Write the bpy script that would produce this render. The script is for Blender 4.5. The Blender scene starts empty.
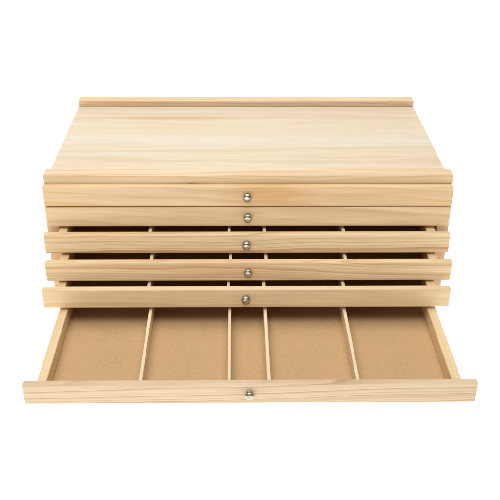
import bpy, bmesh, math, random
from mathutils import Vector, Matrix

SC = bpy.context.scene
COL = SC.collection

# ------------------------------------------------------------------ camera
cam_d = bpy.data.cameras.new('camera')
cam = bpy.data.objects.new('camera', cam_d)
COL.objects.link(cam)
M = Matrix(((0.99987, 0.00207, -0.01585, -0.012546), (-0.01479, 0.49517, -0.86867, -0.771096),
            (0.00605, 0.86879, 0.49514, 0.364388), (0, 0, 0, 1)))
cam.matrix_world = M
cam_d.sensor_width = 36.0
cam_d.lens = 62.49
cam_d.clip_start = 0.02
cam_d.clip_end = 60.0
SC.camera = cam

# ------------------------------------------------------------------ studio light
world = bpy.data.worlds.new('World')
SC.world = world
world.use_nodes = True
bg = world.node_tree.nodes['Background']
bg.inputs['Color'].default_value = (1.0, 1.0, 1.0, 1)
bg.inputs['Strength'].default_value = 0.12

def softbox(name, loc, target, sx, sy, power, color=(1, 1, 1)):
    d = bpy.data.lights.new(name, 'AREA')
    d.shape = 'RECTANGLE'
    d.size, d.size_y = sx, sy
    d.energy = power
    d.color = color
    o = bpy.data.objects.new(name, d)
    COL.objects.link(o)
    o.location = loc
    o.rotation_euler = (Vector(target) - Vector(loc)).to_track_quat('-Z', 'Y').to_euler()
    return o

softbox('overhead_softbox', (-0.14, -0.08, 1.25), (-0.04, -0.03, 0), 1.6, 1.4, 25.5)
softbox('front_softbox', (-0.35, -1.70, 0.12), (0, -0.1, -0.05), 1.3, 0.40, 7.0, (1, 0.985, 0.96))

SC.view_settings.view_transform = 'Standard'
SC.view_settings.look = 'None'
SC.view_settings.exposure = 0.0
SC.view_settings.gamma = 1.0
SC.view_settings.use_curve_mapping = False
SC.cycles.max_bounces = 10
SC.cycles.diffuse_bounces = 6

# ------------------------------------------------------------------ materials
class NT:
    def __init__(self, name):
        self.mat = bpy.data.materials.new(name)
        self.mat.use_nodes = True
        self.t = self.mat.node_tree
        self.b = self.t.nodes['Principled BSDF']
    def new(self, kind, **kw):
        n = self.t.nodes.new(kind)
        for k, v in kw.items():
            setattr(n, k, v)
        return n
    def link(self, a, b):
        self.t.links.new(a, b)
    def put(self, sock, v):
        if hasattr(v, 'is_linked') or hasattr(v, 'links'):
            self.link(v, sock)
        else:
            sock.default_value = v
    def math(self, op, a, b=0.0, clamp=False):
        n = self.new('ShaderNodeMath', operation=op)
        n.use_clamp = clamp
        self.put(n.inputs[0], a)
        self.put(n.inputs[1], b)
        return n.outputs[0]
    def vmath(self, op, a, b=(0, 0, 0)):
        n = self.new('ShaderNodeVectorMath', operation=op)
        self.put(n.inputs[0], a)
        self.put(n.inputs[1], b)
        return n.outputs[0]
    def noise(self, vec, scale=1.0, detail=2.0, rough=0.5):
        n = self.new('ShaderNodeTexNoise')
        self.link(vec, n.inputs['Vector'])
        n.inputs['Scale'].default_value = scale
        n.inputs['Detail'].default_value = detail
        n.inputs['Roughness'].default_value = rough
        return n
    def ramp(self, fac, stops, interp='LINEAR'):
        n = self.new('ShaderNodeValToRGB')
        n.color_ramp.interpolation = interp
        e = n.color_ramp.elements
        while len(e) > 1:
            e.remove(e[-1])
        e[0].position = stops[0][0]
        e[0].color = (*stops[0][1], 1) if len(stops[0][1]) == 3 else stops[0][1]
        for p, c in stops[1:]:
            k = e.new(p)
            k.color = (*c, 1) if len(c) == 3 else c
        self.link(fac, n.inputs['Fac'])
        return n.outputs['Color']
    def maprange(self, v, a, b, c, d):
        n = self.new('ShaderNodeMapRange')
        self.link(v, n.inputs['Value'])
        for k, x in zip(('From Min', 'From Max', 'To Min', 'To Max'), (a, b, c, d)):
            n.inputs[k].default_value = x
        return n.outputs['Result']
    def mix(self, fac, a, b, mode='MIX'):
        n = self.new('ShaderNodeMix', data_type='RGBA', blend_type=mode)
        self.put(n.inputs['Factor'], fac)
        for s, v in ((n.inputs[6], a), (n.inputs[7], b)):
            if isinstance(v, tuple):
                s.default_value = (*v, 1)
            else:
                self.link(v, s)
        return n.outputs[2]

def wood(name, pale, mid, dark, spacing=0.0045, line=0.75, blots=(), rough=0.5, spec=0.35, streak=0.10, warp=0.0035):
    """Pine as a solid: growth rings round a log axis that runs along x of the 'grain' attribute."""
    m = NT(name)
    at = m.new('ShaderNodeAttribute', attribute_name='grain').outputs['Vector']
    low = m.noise(m.vmath('MULTIPLY', at, (5.0, 26.0, 26.0)), 1.0, 2.0, 0.45)
    w1 = m.vmath('MULTIPLY', m.vmath('SUBTRACT', low.outputs['Color'], (0.5, 0.5, 0.5)), (0, warp * 3.4, warp * 3.4))
    hi = m.noise(m.vmath('MULTIPLY', at, (22.0, 160.0, 160.0)), 1.0, 2.0, 0.5)
    w2 = m.vmath('MULTIPLY', m.vmath('SUBTRACT', hi.outputs['Color'], (0.5, 0.5, 0.5)), (0, 0.0011, 0.0011))
    p = m.vmath('ADD', m.vmath('ADD', at, w1), w2)
    r = m.new('ShaderNodeVectorMath', operation='LENGTH')
    m.link(m.vmath('MULTIPLY', p, (0, 1, 1)), r.inputs[0])
    rr = m.math('DIVIDE', r.outputs['Value'], spacing)
    # rings are not evenly wide
    one = m.new('ShaderNodeTexNoise', noise_dimensions='1D')
    m.link(rr, one.inputs['W'])
    one.inputs['Scale'].default_value = 0.55
    one.inputs['Detail'].default_value = 1.0
    rr = m.math('ADD', rr, m.math('MULTIPLY', one.outputs['Fac'], 2.2))
    fr = m.math('FRACT', rr)
    ringid = m.math('FLOOR', rr)
    wn = m.new('ShaderNodeTexWhiteNoise', noise_dimensions='1D')
    m.link(ringid, wn.inputs['W'])
    ring = m.ramp(fr, [(0.0, (0, 0, 0)), (0.35, (0.05, 0.05, 0.05)), (0.68, (0.42, 0.42, 0.42)),
                       (0.86, (1, 1, 1)), (0.93, (0.85, 0.85, 0.85)), (1.0, (0.0, 0.0, 0.0))], 'EASE')
    strength = m.math('MULTIPLY', m.math('ADD', m.math('MULTIPLY', wn.outputs['Value'], 0.75), 0.25), line)
    ringf = m.math('MULTIPLY', ring, strength, True)
    broad = m.noise(m.vmath('MULTIPLY', at, (3.0, 45.0, 45.0)), 1.0, 2.0, 0.5).outputs['Fac']
    base = m.mix(m.maprange(broad, 0.36, 0.66, 0, 1), pale, mid)
    col = m.mix(ringf, base, dark)
    # heartwood patches and knots, in the board's own coordinates
    if blots:
        oc = m.new('ShaderNodeTexCoord').outputs['Object']
        wob = m.noise(m.vmath('MULTIPLY', oc, (16, 70, 70)), 1.0, 3.0, 0.6)
        for (bx, by, bz, rx, ry, rz, c, f, soft) in blots:
            q = m.vmath('MULTIPLY', m.vmath('SUBTRACT', oc, (bx, by, bz)), (1 / rx, 1 / ry, 1 / rz))
            q = m.vmath('ADD', q, m.vmath('MULTIPLY', m.vmath('SUBTRACT', wob.outputs['Color'], (0.5, 0.5, 0.5)), (1.6, 1.2, 1.2)))
            L = m.new('ShaderNodeVectorMath', operation='LENGTH')
            m.link(q, L.inputs[0])
            k = m.math('MULTIPLY', m.maprange(L.outputs['Value'], 1.0 + soft, 1.0 - soft, 0, 1), f)
            col = m.mix(k, col, c)
    # fibres and short pores
    fib = m.noise(m.vmath('MULTIPLY', at, (14.0, 700.0, 700.0)), 1.0, 3.0, 0.6).outputs['Fac']
    fibf = m.maprange(fib, 0.25, 0.75, 1.0 - streak, 1.0 + streak * 0.6)
    med = m.noise(m.vmath('MULTIPLY', at, (7.0, 210.0, 210.0)), 1.0, 2.0, 0.5).outputs['Fac']
    medf = m.maprange(med, 0.3, 0.7, 1.0 - streak * 0.6, 1.0 + streak * 0.4)
    both = m.math('MULTIPLY', fibf, medf)
    comb = m.new('ShaderNodeCombineXYZ')
    m.link(both, comb.inputs[0])
    m.link(m.math('POWER', both, 1.15), comb.inputs[1])
    m.link(m.math('POWER', both, 1.5), comb.inputs[2])
    col = m.mix(1.0, col, comb.outputs[0], 'MULTIPLY')
    m.link(col, m.b.inputs['Base Color'])
    m.b.inputs['Specular IOR Level'].default_value = spec
    m.link(m.maprange(fib, 0.2, 0.8, rough - 0.06, rough + 0.08), m.b.inputs['Roughness'])
    bump = m.new('ShaderNodeBump')
    bump.inputs['Strength'].default_value = 0.16
    bump.inputs['Distance'].default_value = 0.0004
    m.link(m.math('SUBTRACT', fib, m.math('MULTIPLY', ringf, 0.6)), bump.inputs['Height'])
    m.link(bump.outputs['Normal'], m.b.inputs['Normal'])
    return m.mat

PALE = (0.80, 0.625, 0.395)
MID = (0.75, 0.545, 0.31)
DARK = (0.62, 0.39, 0.18)
W_FRONT = wood('pine_front', PALE, MID, (0.58, 0.33, 0.145), 0.0046, 0.95, warp=0.0052, streak=0.12)
W_FRONT_HEART = wood('pine_front_heartwood', (0.77, 0.585, 0.355), (0.71, 0.495, 0.27), DARK, 0.0060, 0.70,
    blots=[(0.020, -0.007, -0.010, 0.034, 0.03, 0.013, (0.64, 0.365, 0.135), 0.72, 0.6),
           (0.10, -0.007, -0.012, 0.05, 0.03, 0.006, (0.68, 0.40, 0.17), 0.40, 0.6)])
W_FRONT_QUIET = wood('pine_front_quiet', (0.84, 0.66, 0.43), (0.80, 0.595, 0.36), (0.66, 0.43, 0.22), 0.0075, 0.6)
W_FRONT_TAN = wood('pine_front_tan', (0.775, 0.575, 0.35), (0.72, 0.505, 0.285), (0.58, 0.36, 0.18), 0.0065, 0.7)
W_FRONT_STRIPED = wood('pine_front_striped', (0.71, 0.55, 0.37), (0.65, 0.48, 0.305), (0.44, 0.30, 0.17), 0.0036, 0.9, warp=0.0022)
W_TOP = wood('pine_top', (0.70, 0.59, 0.435), (0.685, 0.545, 0.37), (0.60, 0.43, 0.255), 0.0100, 0.42, rough=0.45, spec=0.4, streak=0.055, warp=0.013,
    blots=[(-0.085, 0.1735, 0.0012, 0.075, 0.0046, 0.02, (0.60, 0.36, 0.17), 0.75, 0.6),
           (-0.11, 0.0775, 0.0012, 0.10, 0.0014, 0.02, (0.58, 0.40, 0.25), 0.55, 0.6),
           (0.08, 0.087, 0.0012, 0.09, 0.0012, 0.02, (0.58, 0.40, 0.25), 0.45, 0.6),
           (0.13, 0.178, 0.0012, 0.09, 0.0028, 0.02, (0.60, 0.43, 0.26), 0.45, 0.6),
           (0.03, 0.108, 0.0012, 0.26, 0.014, 0.03, (0.68, 0.61, 0.53), 0.40, 0.7),
           (-0.10, 0.20, 0.0012, 0.20, 0.012, 0.03, (0.66, 0.58, 0.49), 0.40, 0.7)])
W_RAIL = wood('pine_rail', (0.77, 0.60, 0.40), (0.71, 0.505, 0.295), (0.60, 0.37, 0.17), 0.0040, 0.85,
    blots=[(-0.056, 0.0, -0.0005, 0.0050, 0.004, 0.0013, (0.30, 0.19, 0.11), 0.8, 0.5),
           (-0.054, 0.0, -0.0005, 0.016, 0.006, 0.0026, (0.56, 0.36, 0.17), 0.5, 0.6)])
W_CASE = wood('pine_case', (0.78, 0.575, 0.36), (0.73, 0.505, 0.295), (0.62, 0.39, 0.20), 0.0048, 0.7)
W_TRAY = wood('pine_drawer_side', (0.78, 0.595, 0.355), (0.74, 0.525, 0.29), (0.68, 0.44, 0.22), 0.0048, 0.55, streak=0.07)
W_SLIP = wood('pine_divider', (0.80, 0.66, 0.46), (0.79, 0.62, 0.41), (0.70, 0.50, 0.30), 0.004, 0.35, streak=0.06)

def hardboard():
    m = NT('hardboard_brown')
    oc = m.new('ShaderNodeTexCoord').outputs['Object']
    n1 = m.noise(oc, 620.0, 4.0, 0.75).outputs['Fac']
    n2 = m.noise(oc, 30.0, 4.0, 0.6).outputs['Fac']
    sw = m.noise(oc, 60.0, 2.0, 0.5).outputs['Color']
    wob = m.vmath('ADD', oc, m.vmath('MULTIPLY', sw, (0.010, 0.010, 0.0)))
    fa = m.noise(m.vmath('MULTIPLY', wob, (1500.0, 170.0, 1.0)), 1.0, 2.0, 0.6).outputs['Fac']
    fb = m.noise(m.vmath('MULTIPLY', wob, (190.0, 1400.0, 1.0)), 1.0, 2.0, 0.6).outputs['Fac']
    c = m.mix(m.maprange(n1, 0.32, 0.68, 0, 1), (0.46, 0.290, 0.138), (0.58, 0.385, 0.202))
    c = m.mix(m.maprange(n2, 0.38, 0.64, 0, 0.55), c, (0.56, 0.350, 0.178))
    c = m.mix(m.maprange(fa, 0.62, 0.76, 0, 0.6), c, (0.42, 0.25, 0.11))
    c = m.mix(m.maprange(fb, 0.62, 0.76, 0, 0.5), c, (0.68, 0.48, 0.27))
    fl = m.noise(oc, 1300.0, 1.0, 0.5).outputs['Fac']
    c = m.mix(m.maprange(fl, 0.72, 0.78, 0, 0.7), c, (0.26, 0.15, 0.07))
    m.link(c, m.b.inputs['Base Color'])
    m.link(m.maprange(n2, 0.35, 0.65, 0.52, 0.68), m.b.inputs['Roughness'])
    m.b.inputs['Specular IOR Level'].default_value = 0.25
    bump = m.new('ShaderNodeBump')
    bump.inputs['Strength'].default_value = 0.2
    bump.inputs['Distance'].default_value = 0.0003
    m.link(n1, bump.inputs['Height'])
    m.link(bump.outputs['Normal'], m.b.inputs['Normal'])
    return m.mat
HARDBOARD = hardboard()

def metal():
    m = NT('nickel_plate')
    oc = m.new('ShaderNodeTexCoord').outputs['Object']
    rnd = m.new('ShaderNodeObjectInfo').outputs['Random']
    sh = m.new('ShaderNodeCombineXYZ')
    m.link(rnd, sh.inputs[0])
    p = m.vmath('ADD', oc, sh.outputs[0])
    n = m.noise(p, 420.0, 3.0, 0.6).outputs['Fac']
    m.link(m.maprange(n, 0.34, 0.66, 0.20, 0.46), m.b.inputs['Roughness'])
    c = m.mix(m.maprange(n, 0.4, 0.62, 0, 1), (0.52, 0.48, 0.40), (0.37, 0.33, 0.26))
    m.link(c, m.b.inputs['Base Color'])
    m.b.inputs['Metallic'].default_value = 1.0
    bump = m.new('ShaderNodeBump')
    bump.inputs['Strength'].default_value = 0.25
    bump.inputs['Distance'].default_value = 0.0006
    m.link(m.noise(p, 260.0, 2.0, 0.5).outputs['Fac'], bump.inputs['Height'])
    m.link(bump.outputs['Normal'], m.b.inputs['Normal'])
    return m.mat
NICKEL = metal()

def glow_white():
    # white ground with added glow, washes out shadows and fills the fronts
    m = NT('white_ground_added_glow')
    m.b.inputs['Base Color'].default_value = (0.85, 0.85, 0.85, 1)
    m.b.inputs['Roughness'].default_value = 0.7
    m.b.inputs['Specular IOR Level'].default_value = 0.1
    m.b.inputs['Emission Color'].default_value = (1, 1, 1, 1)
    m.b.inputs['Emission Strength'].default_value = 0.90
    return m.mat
GLOW_WHITE = glow_white()

# ------------------------------------------------------------------ mesh helpers
rng = random.Random(7)

def board_bm(lo, hi, bevel=0.001, seg=2, xcuts=0):
    bm = bmesh.new()
    bmesh.ops.create_cube(bm, size=1.0)
    c = [(a + b) / 2 for a, b in zip(lo, hi)]
    s = [b - a for a, b in zip(lo, hi)]
    for v in bm.verts:
        v.co = Vector([c[i] + v.co[i] * s[i] for i in range(3)])
    if bevel:
        bmesh.ops.bevel(bm, geom=bm.edges[:], offset=bevel, segments=seg, profile=0.5, affect='EDGES')
    return bm

def join(*bms):
    out = bmesh.new()
    for b in bms:
        me = bpy.data.meshes.new('tmp')
        b.to_mesh(me)
        out.from_mesh(me)
        bpy.data.meshes.remove(me)
        b.free()
    return out

def grain_frame(along='x', heart=None, lean=0.016):
    """random place of the board in its log"""
    if heart is None:
        a = rng.uniform(0, 2 * math.pi)
        d = rng.uniform(0.03, 0.07)
        heart = (d * math.cos(a), d * math.sin(a))
    off = Vector((rng.uniform(-40, 40), heart[0], heart[1]))
    tilt = Matrix.Rotation(rng.uniform(-lean, lean), 3, 'Y') @ Matrix.Rotation(rng.uniform(-lean, lean), 3, 'Z')
    sw = {'x': Matrix(((1, 0, 0), (0, 1, 0), (0, 0, 1))), 'y': Matrix(((0, 1, 0), (1, 0, 0), (0, 0, 1))),
          'z': Matrix(((0, 0, 1), (0, 1, 0), (1, 0, 0)))}[along]
    return lambda co: tilt @ (sw @ co) + off

def link_mesh(name, bm, mat, parent=None, grain=None, smooth=False):
    me = bpy.data.meshes.new(name)
    bm.normal_update()
    bm.to_mesh(me)
    bm.free()
    me.materials.append(mat)
    if grain:
        at = me.attributes.new('grain', 'FLOAT_VECTOR', 'POINT')
        for i, v in enumerate(me.vertices):
            at.data[i].vector = grain(v.co)
    if smooth:
        for p in me.polygons:
            p.use_smooth = True
    o = bpy.data.objects.new(name, me)
    COL.objects.link(o)
    if parent:
        o.parent = parent
    return o

def lathe_bm(profile, n=40):
    """profile (radius, out) revolved round the axis that points to -y"""
    bm = bmesh.new()
    rings = []
    for r, h in profile:
        if r < 1e-6:
            rings.append([bm.verts.new((0, -h, 0))])
        else:
            rings.append([bm.verts.new((r * math.cos(2 * math.pi * k / n), -h, r * math.sin(2 * math.pi * k / n))) for k in range(n)])
    for a, b in zip(rings, rings[1:]):
        for k in range(n):
            k2 = (k + 1) % n
            f = [a[k % len(a)], a[k2 % len(a)], b[k2 % len(b)], b[k % len(b)]]
            u = []
            for v in f:
                if v not in u:
                    u.append(v)
            if len(u) > 2:
                bm.faces.new(u)
    bmesh.ops.recalc_face_normals(bm, faces=bm.faces[:])
    return bm

# ------------------------------------------------------------------ setting
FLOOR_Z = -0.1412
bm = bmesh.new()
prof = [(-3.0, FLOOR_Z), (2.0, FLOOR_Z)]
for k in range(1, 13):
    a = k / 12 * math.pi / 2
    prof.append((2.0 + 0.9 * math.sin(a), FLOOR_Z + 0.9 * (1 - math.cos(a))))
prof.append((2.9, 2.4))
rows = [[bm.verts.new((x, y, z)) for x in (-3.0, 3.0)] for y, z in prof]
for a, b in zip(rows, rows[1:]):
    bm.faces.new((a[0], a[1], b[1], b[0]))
floor = link_mesh('tabletop', bm, GLOW_WHITE, smooth=True)
floor['kind'] = 'structure'

# ------------------------------------------------------------------ the box
H, PITCH, T = 0.02160, 0.02243, 0.0070     # height of a drawer front, row pitch, front thickness
WC = 0.2024                                # half width of the case
DEPTH = 0.226
root = bpy.data.objects.new('drawer_chest', None)
COL.objects.link(root)
root.location = (0, 0.11, FLOOR_Z)
root['label'] = 'pale pine wood chest of six shallow drawers, the lowest pulled out empty'
root['category'] = 'drawer chest'

def part(name, bm, mat, grain, parent=root, smooth=False):
    o = link_mesh(name, bm, mat, parent, grain, smooth)
    if parent is root:
        o.location = -Vector(root.location)
    return o

# side panels, with the runners the drawers slide on
for s in (-1, 1):
    a, b = sorted((s * 0.1904, s * WC))
    bms = [board_bm((a, 0.0, FLOOR_Z + 0.0002), (b, DEPTH - 0.006, -0.0072), 0.0007, 2)]
    for k in range(6):
        zc = -k * PITCH - 0.0115
        ra, rb = sorted((s * 0.1859, s * 0.1906))
        bms.append(board_bm((ra, 0.012, zc - 0.002), (rb, DEPTH - 0.012, zc + 0.002), 0.0004, 1))
    part('side_panel', join(*bms), W_CASE, grain_frame('y'))
part('back_panel', board_bm((-0.1903, DEPTH - 0.0065, FLOOR_Z + 0.003), (0.1903, DEPTH - 0.0015, -0.0072), 0.0005, 1), HARDBOARD, None)
part('base_panel', board_bm((-0.1903, 0.001, FLOOR_Z + 0.0006), (0.1903, DEPTH - 0.007, FLOOR_Z + 0.0046), 0.0005, 1), HARDBOARD, None)

# top: three glued strips and two rails
cuts = [0.0161, 0.0765, 0.172, 0.2255]
hearts = [(-0.020, 0.045), (-0.128, 0.030), (-0.240, 0.022)]
bm = bmesh.new()
bm.verts.layers.float_vector.new('grain')
for i in range(3):
    b = board_bm((-0.1992, cuts[i], -0.0070), (0.1992, cuts[i + 1], 0.0012), 0.00025, 1)
    g = grain_frame('x', hearts[i], 0.04)
    l2 = b.verts.layers.float_vector.new('grain')
    for v in b.verts:
        v[l2] = g(v.co)
    me = bpy.data.meshes.new('tmp')
    b.to_mesh(me)
    bm.from_mesh(me)
    bpy.data.meshes.remove(me)
    b.free()
top = part('top_board', bm, W_TOP, None)
for y0, z0, hw, heart in ((0.0, -0.0070, 0.2005, (-0.03, 0.02)), (0.2100, 0.0012, 0.1990, (-0.20, -0.035))):
    b = board_bm((-hw, y0, z0), (hw, y0 + 0.0159, 0.0088), 0.0010, 3)
    r = link_mesh('rail', b, W_RAIL, top, grain_frame('x', heart))

# ------------------------------------------------------------------ drawers
PULL = [0, 0, 0.0140, 0.0295, 0.0436, 0.1628]
DX = [-0.0005, 0.0, -0.0012, 0.0002, -0.0020, -0.0007]
SAG = [0, 0, 0.0008, 0.0009, 0.0008, 0.0013]  # pulled drawers drop a little on their runners
FX = [0, 0, 0, 0, 0, 0.0008]               # a front is not glued on dead centre
HALF = [0.2005, 0.2003, 0.2009, 0.2007, 0.2013, 0.1998]
FRONT_MAT = [W_FRONT_HEART, W_FRONT_TAN, W_FRONT, W_FRONT, W_FRONT_QUIET, W_FRONT_STRIPED]
FRONT_HEART = [(0.045, 0.03), (-0.06, 0.05), (0.012, 0.045), (0.010, -0.05), (-0.05, 0.05), (0.006, 0.07)]
KNOB = [(0.0036, -0.0010), (0.0037, 0.0004), (0.0033, 0.0010), (0.0031, 0.0016), (0.0036, 0.0021), (0.0043, 0.0025),
        (0.00465, 0.0031), (0.00475, 0.0038), (0.0046, 0.0046), (0.0042, 0.0053), (0.0036, 0.0059), (0.0028, 0.0064),
        (0.0018, 0.0067), (0.0009, 0.0068), (0.0, 0.00685)]
SIDE_O, SIDE_I = 0.1875, 0.1789

def make_drawer(i):
    z0 = -0.0087 if i == 0 else -0.0009     # the top drawer's box clears the top board
    zb = -H + 0.0012
    bms = []
    for s in (-1, 1):                      # sides with the groove the runners fit in
        sec = [(SIDE_O, zb), (SIDE_O, -0.0143), (SIDE_O - 0.003, -0.0143), (SIDE_O - 0.003, -0.0087), (SIDE_O, -0.0087),
               (SIDE_O, z0 - 0.0006), (SIDE_O - 0.0006, z0), (SIDE_I + 0.0006, z0), (SIDE_I, z0 - 0.0006), (SIDE_I, zb)]
        if i == 0:
            sec = [(SIDE_O, zb), (SIDE_O, -0.0143), (SIDE_O - 0.003, -0.0143), (SIDE_O - 0.003, z0), (SIDE_I + 0.0006, z0), (SIDE_I, z0 - 0.0006), (SIDE_I, zb)]
        b = bmesh.new()
        L = [[b.verts.new((s * x, y, z)) for x, z in sec] for y in (0.00005, 0.212)]
        n = len(sec)
        for k in range(n):
            b.faces.new((L[0][k], L[0][(k + 1) % n], L[1][(k + 1) % n], L[1][k]))
        b.faces.new(L[0])
        b.faces.new(L[1])
        bmesh.ops.recalc_face_normals(b, faces=b.faces[:])
        bms.append((b, grain_frame('y')))
    b = board_bm((-SIDE_I + 0.0001, 0.205, zb), (SIDE_I - 0.0001, 0.2119, z0 - 0.0003), 0.0005, 1)
    bms.append((b, grain_frame('x')))
    bm = bmesh.new()
    bm.verts.layers.float_vector.new('grain')
    for b, g in bms:
        l2 = b.verts.layers.float_vector.new('grain')
        for v in b.verts:
            v[l2] = g(v.co)
        me = bpy.data.meshes.new('tmp')
        b.to_mesh(me)
        bm.from_mesh(me)
        bpy.data.meshes.remove(me)
        b.free()
    d = link_mesh('drawer', bm, W_TRAY, root)
    if i == 5:
        d['label'] = 'drawer pulled far out, showing its five empty brown compartments'
    d.location = Vector((DX[i], -PULL[i], -i * PITCH - SAG[i])) - Vector(root.location)
    fb = board_bm((FX[i] - HALF[i], -T, -H), (FX[i] + HALF[i], 0, 0), 0.0015, 4)
    link_mesh('drawer_front', fb, FRONT_MAT[i], d, grain_frame('x', FRONT_HEART[i], 0.034))
    link_mesh('drawer_bottom', board_bm((-SIDE_I + 0.0002, 0.0002, zb + 0.0012), (SIDE_I - 0.0002, 0.2049, zb + 0.0037), 0, 1), HARDBOARD, d)
    for x in (-0.0968, -0.0184, 0.0167, 0.0957):
        db = board_bm((x - 0.0016, 0.0003, zb + 0.0038), (x + 0.0016, 0.2047, z0 - 0.0004), 0.0005, 2)
        link_mesh('divider', db, W_SLIP, d, grain_frame('y'))
    k = link_mesh('knob', lathe_bm(KNOB), NICKEL, d, smooth=True)
    k.scale = (0.95, 0.95, 0.95)
    k.location = (FX[i] - 0.0012, -T, -H / 2)
    return d

for i in range(6):
    make_drawer(i)
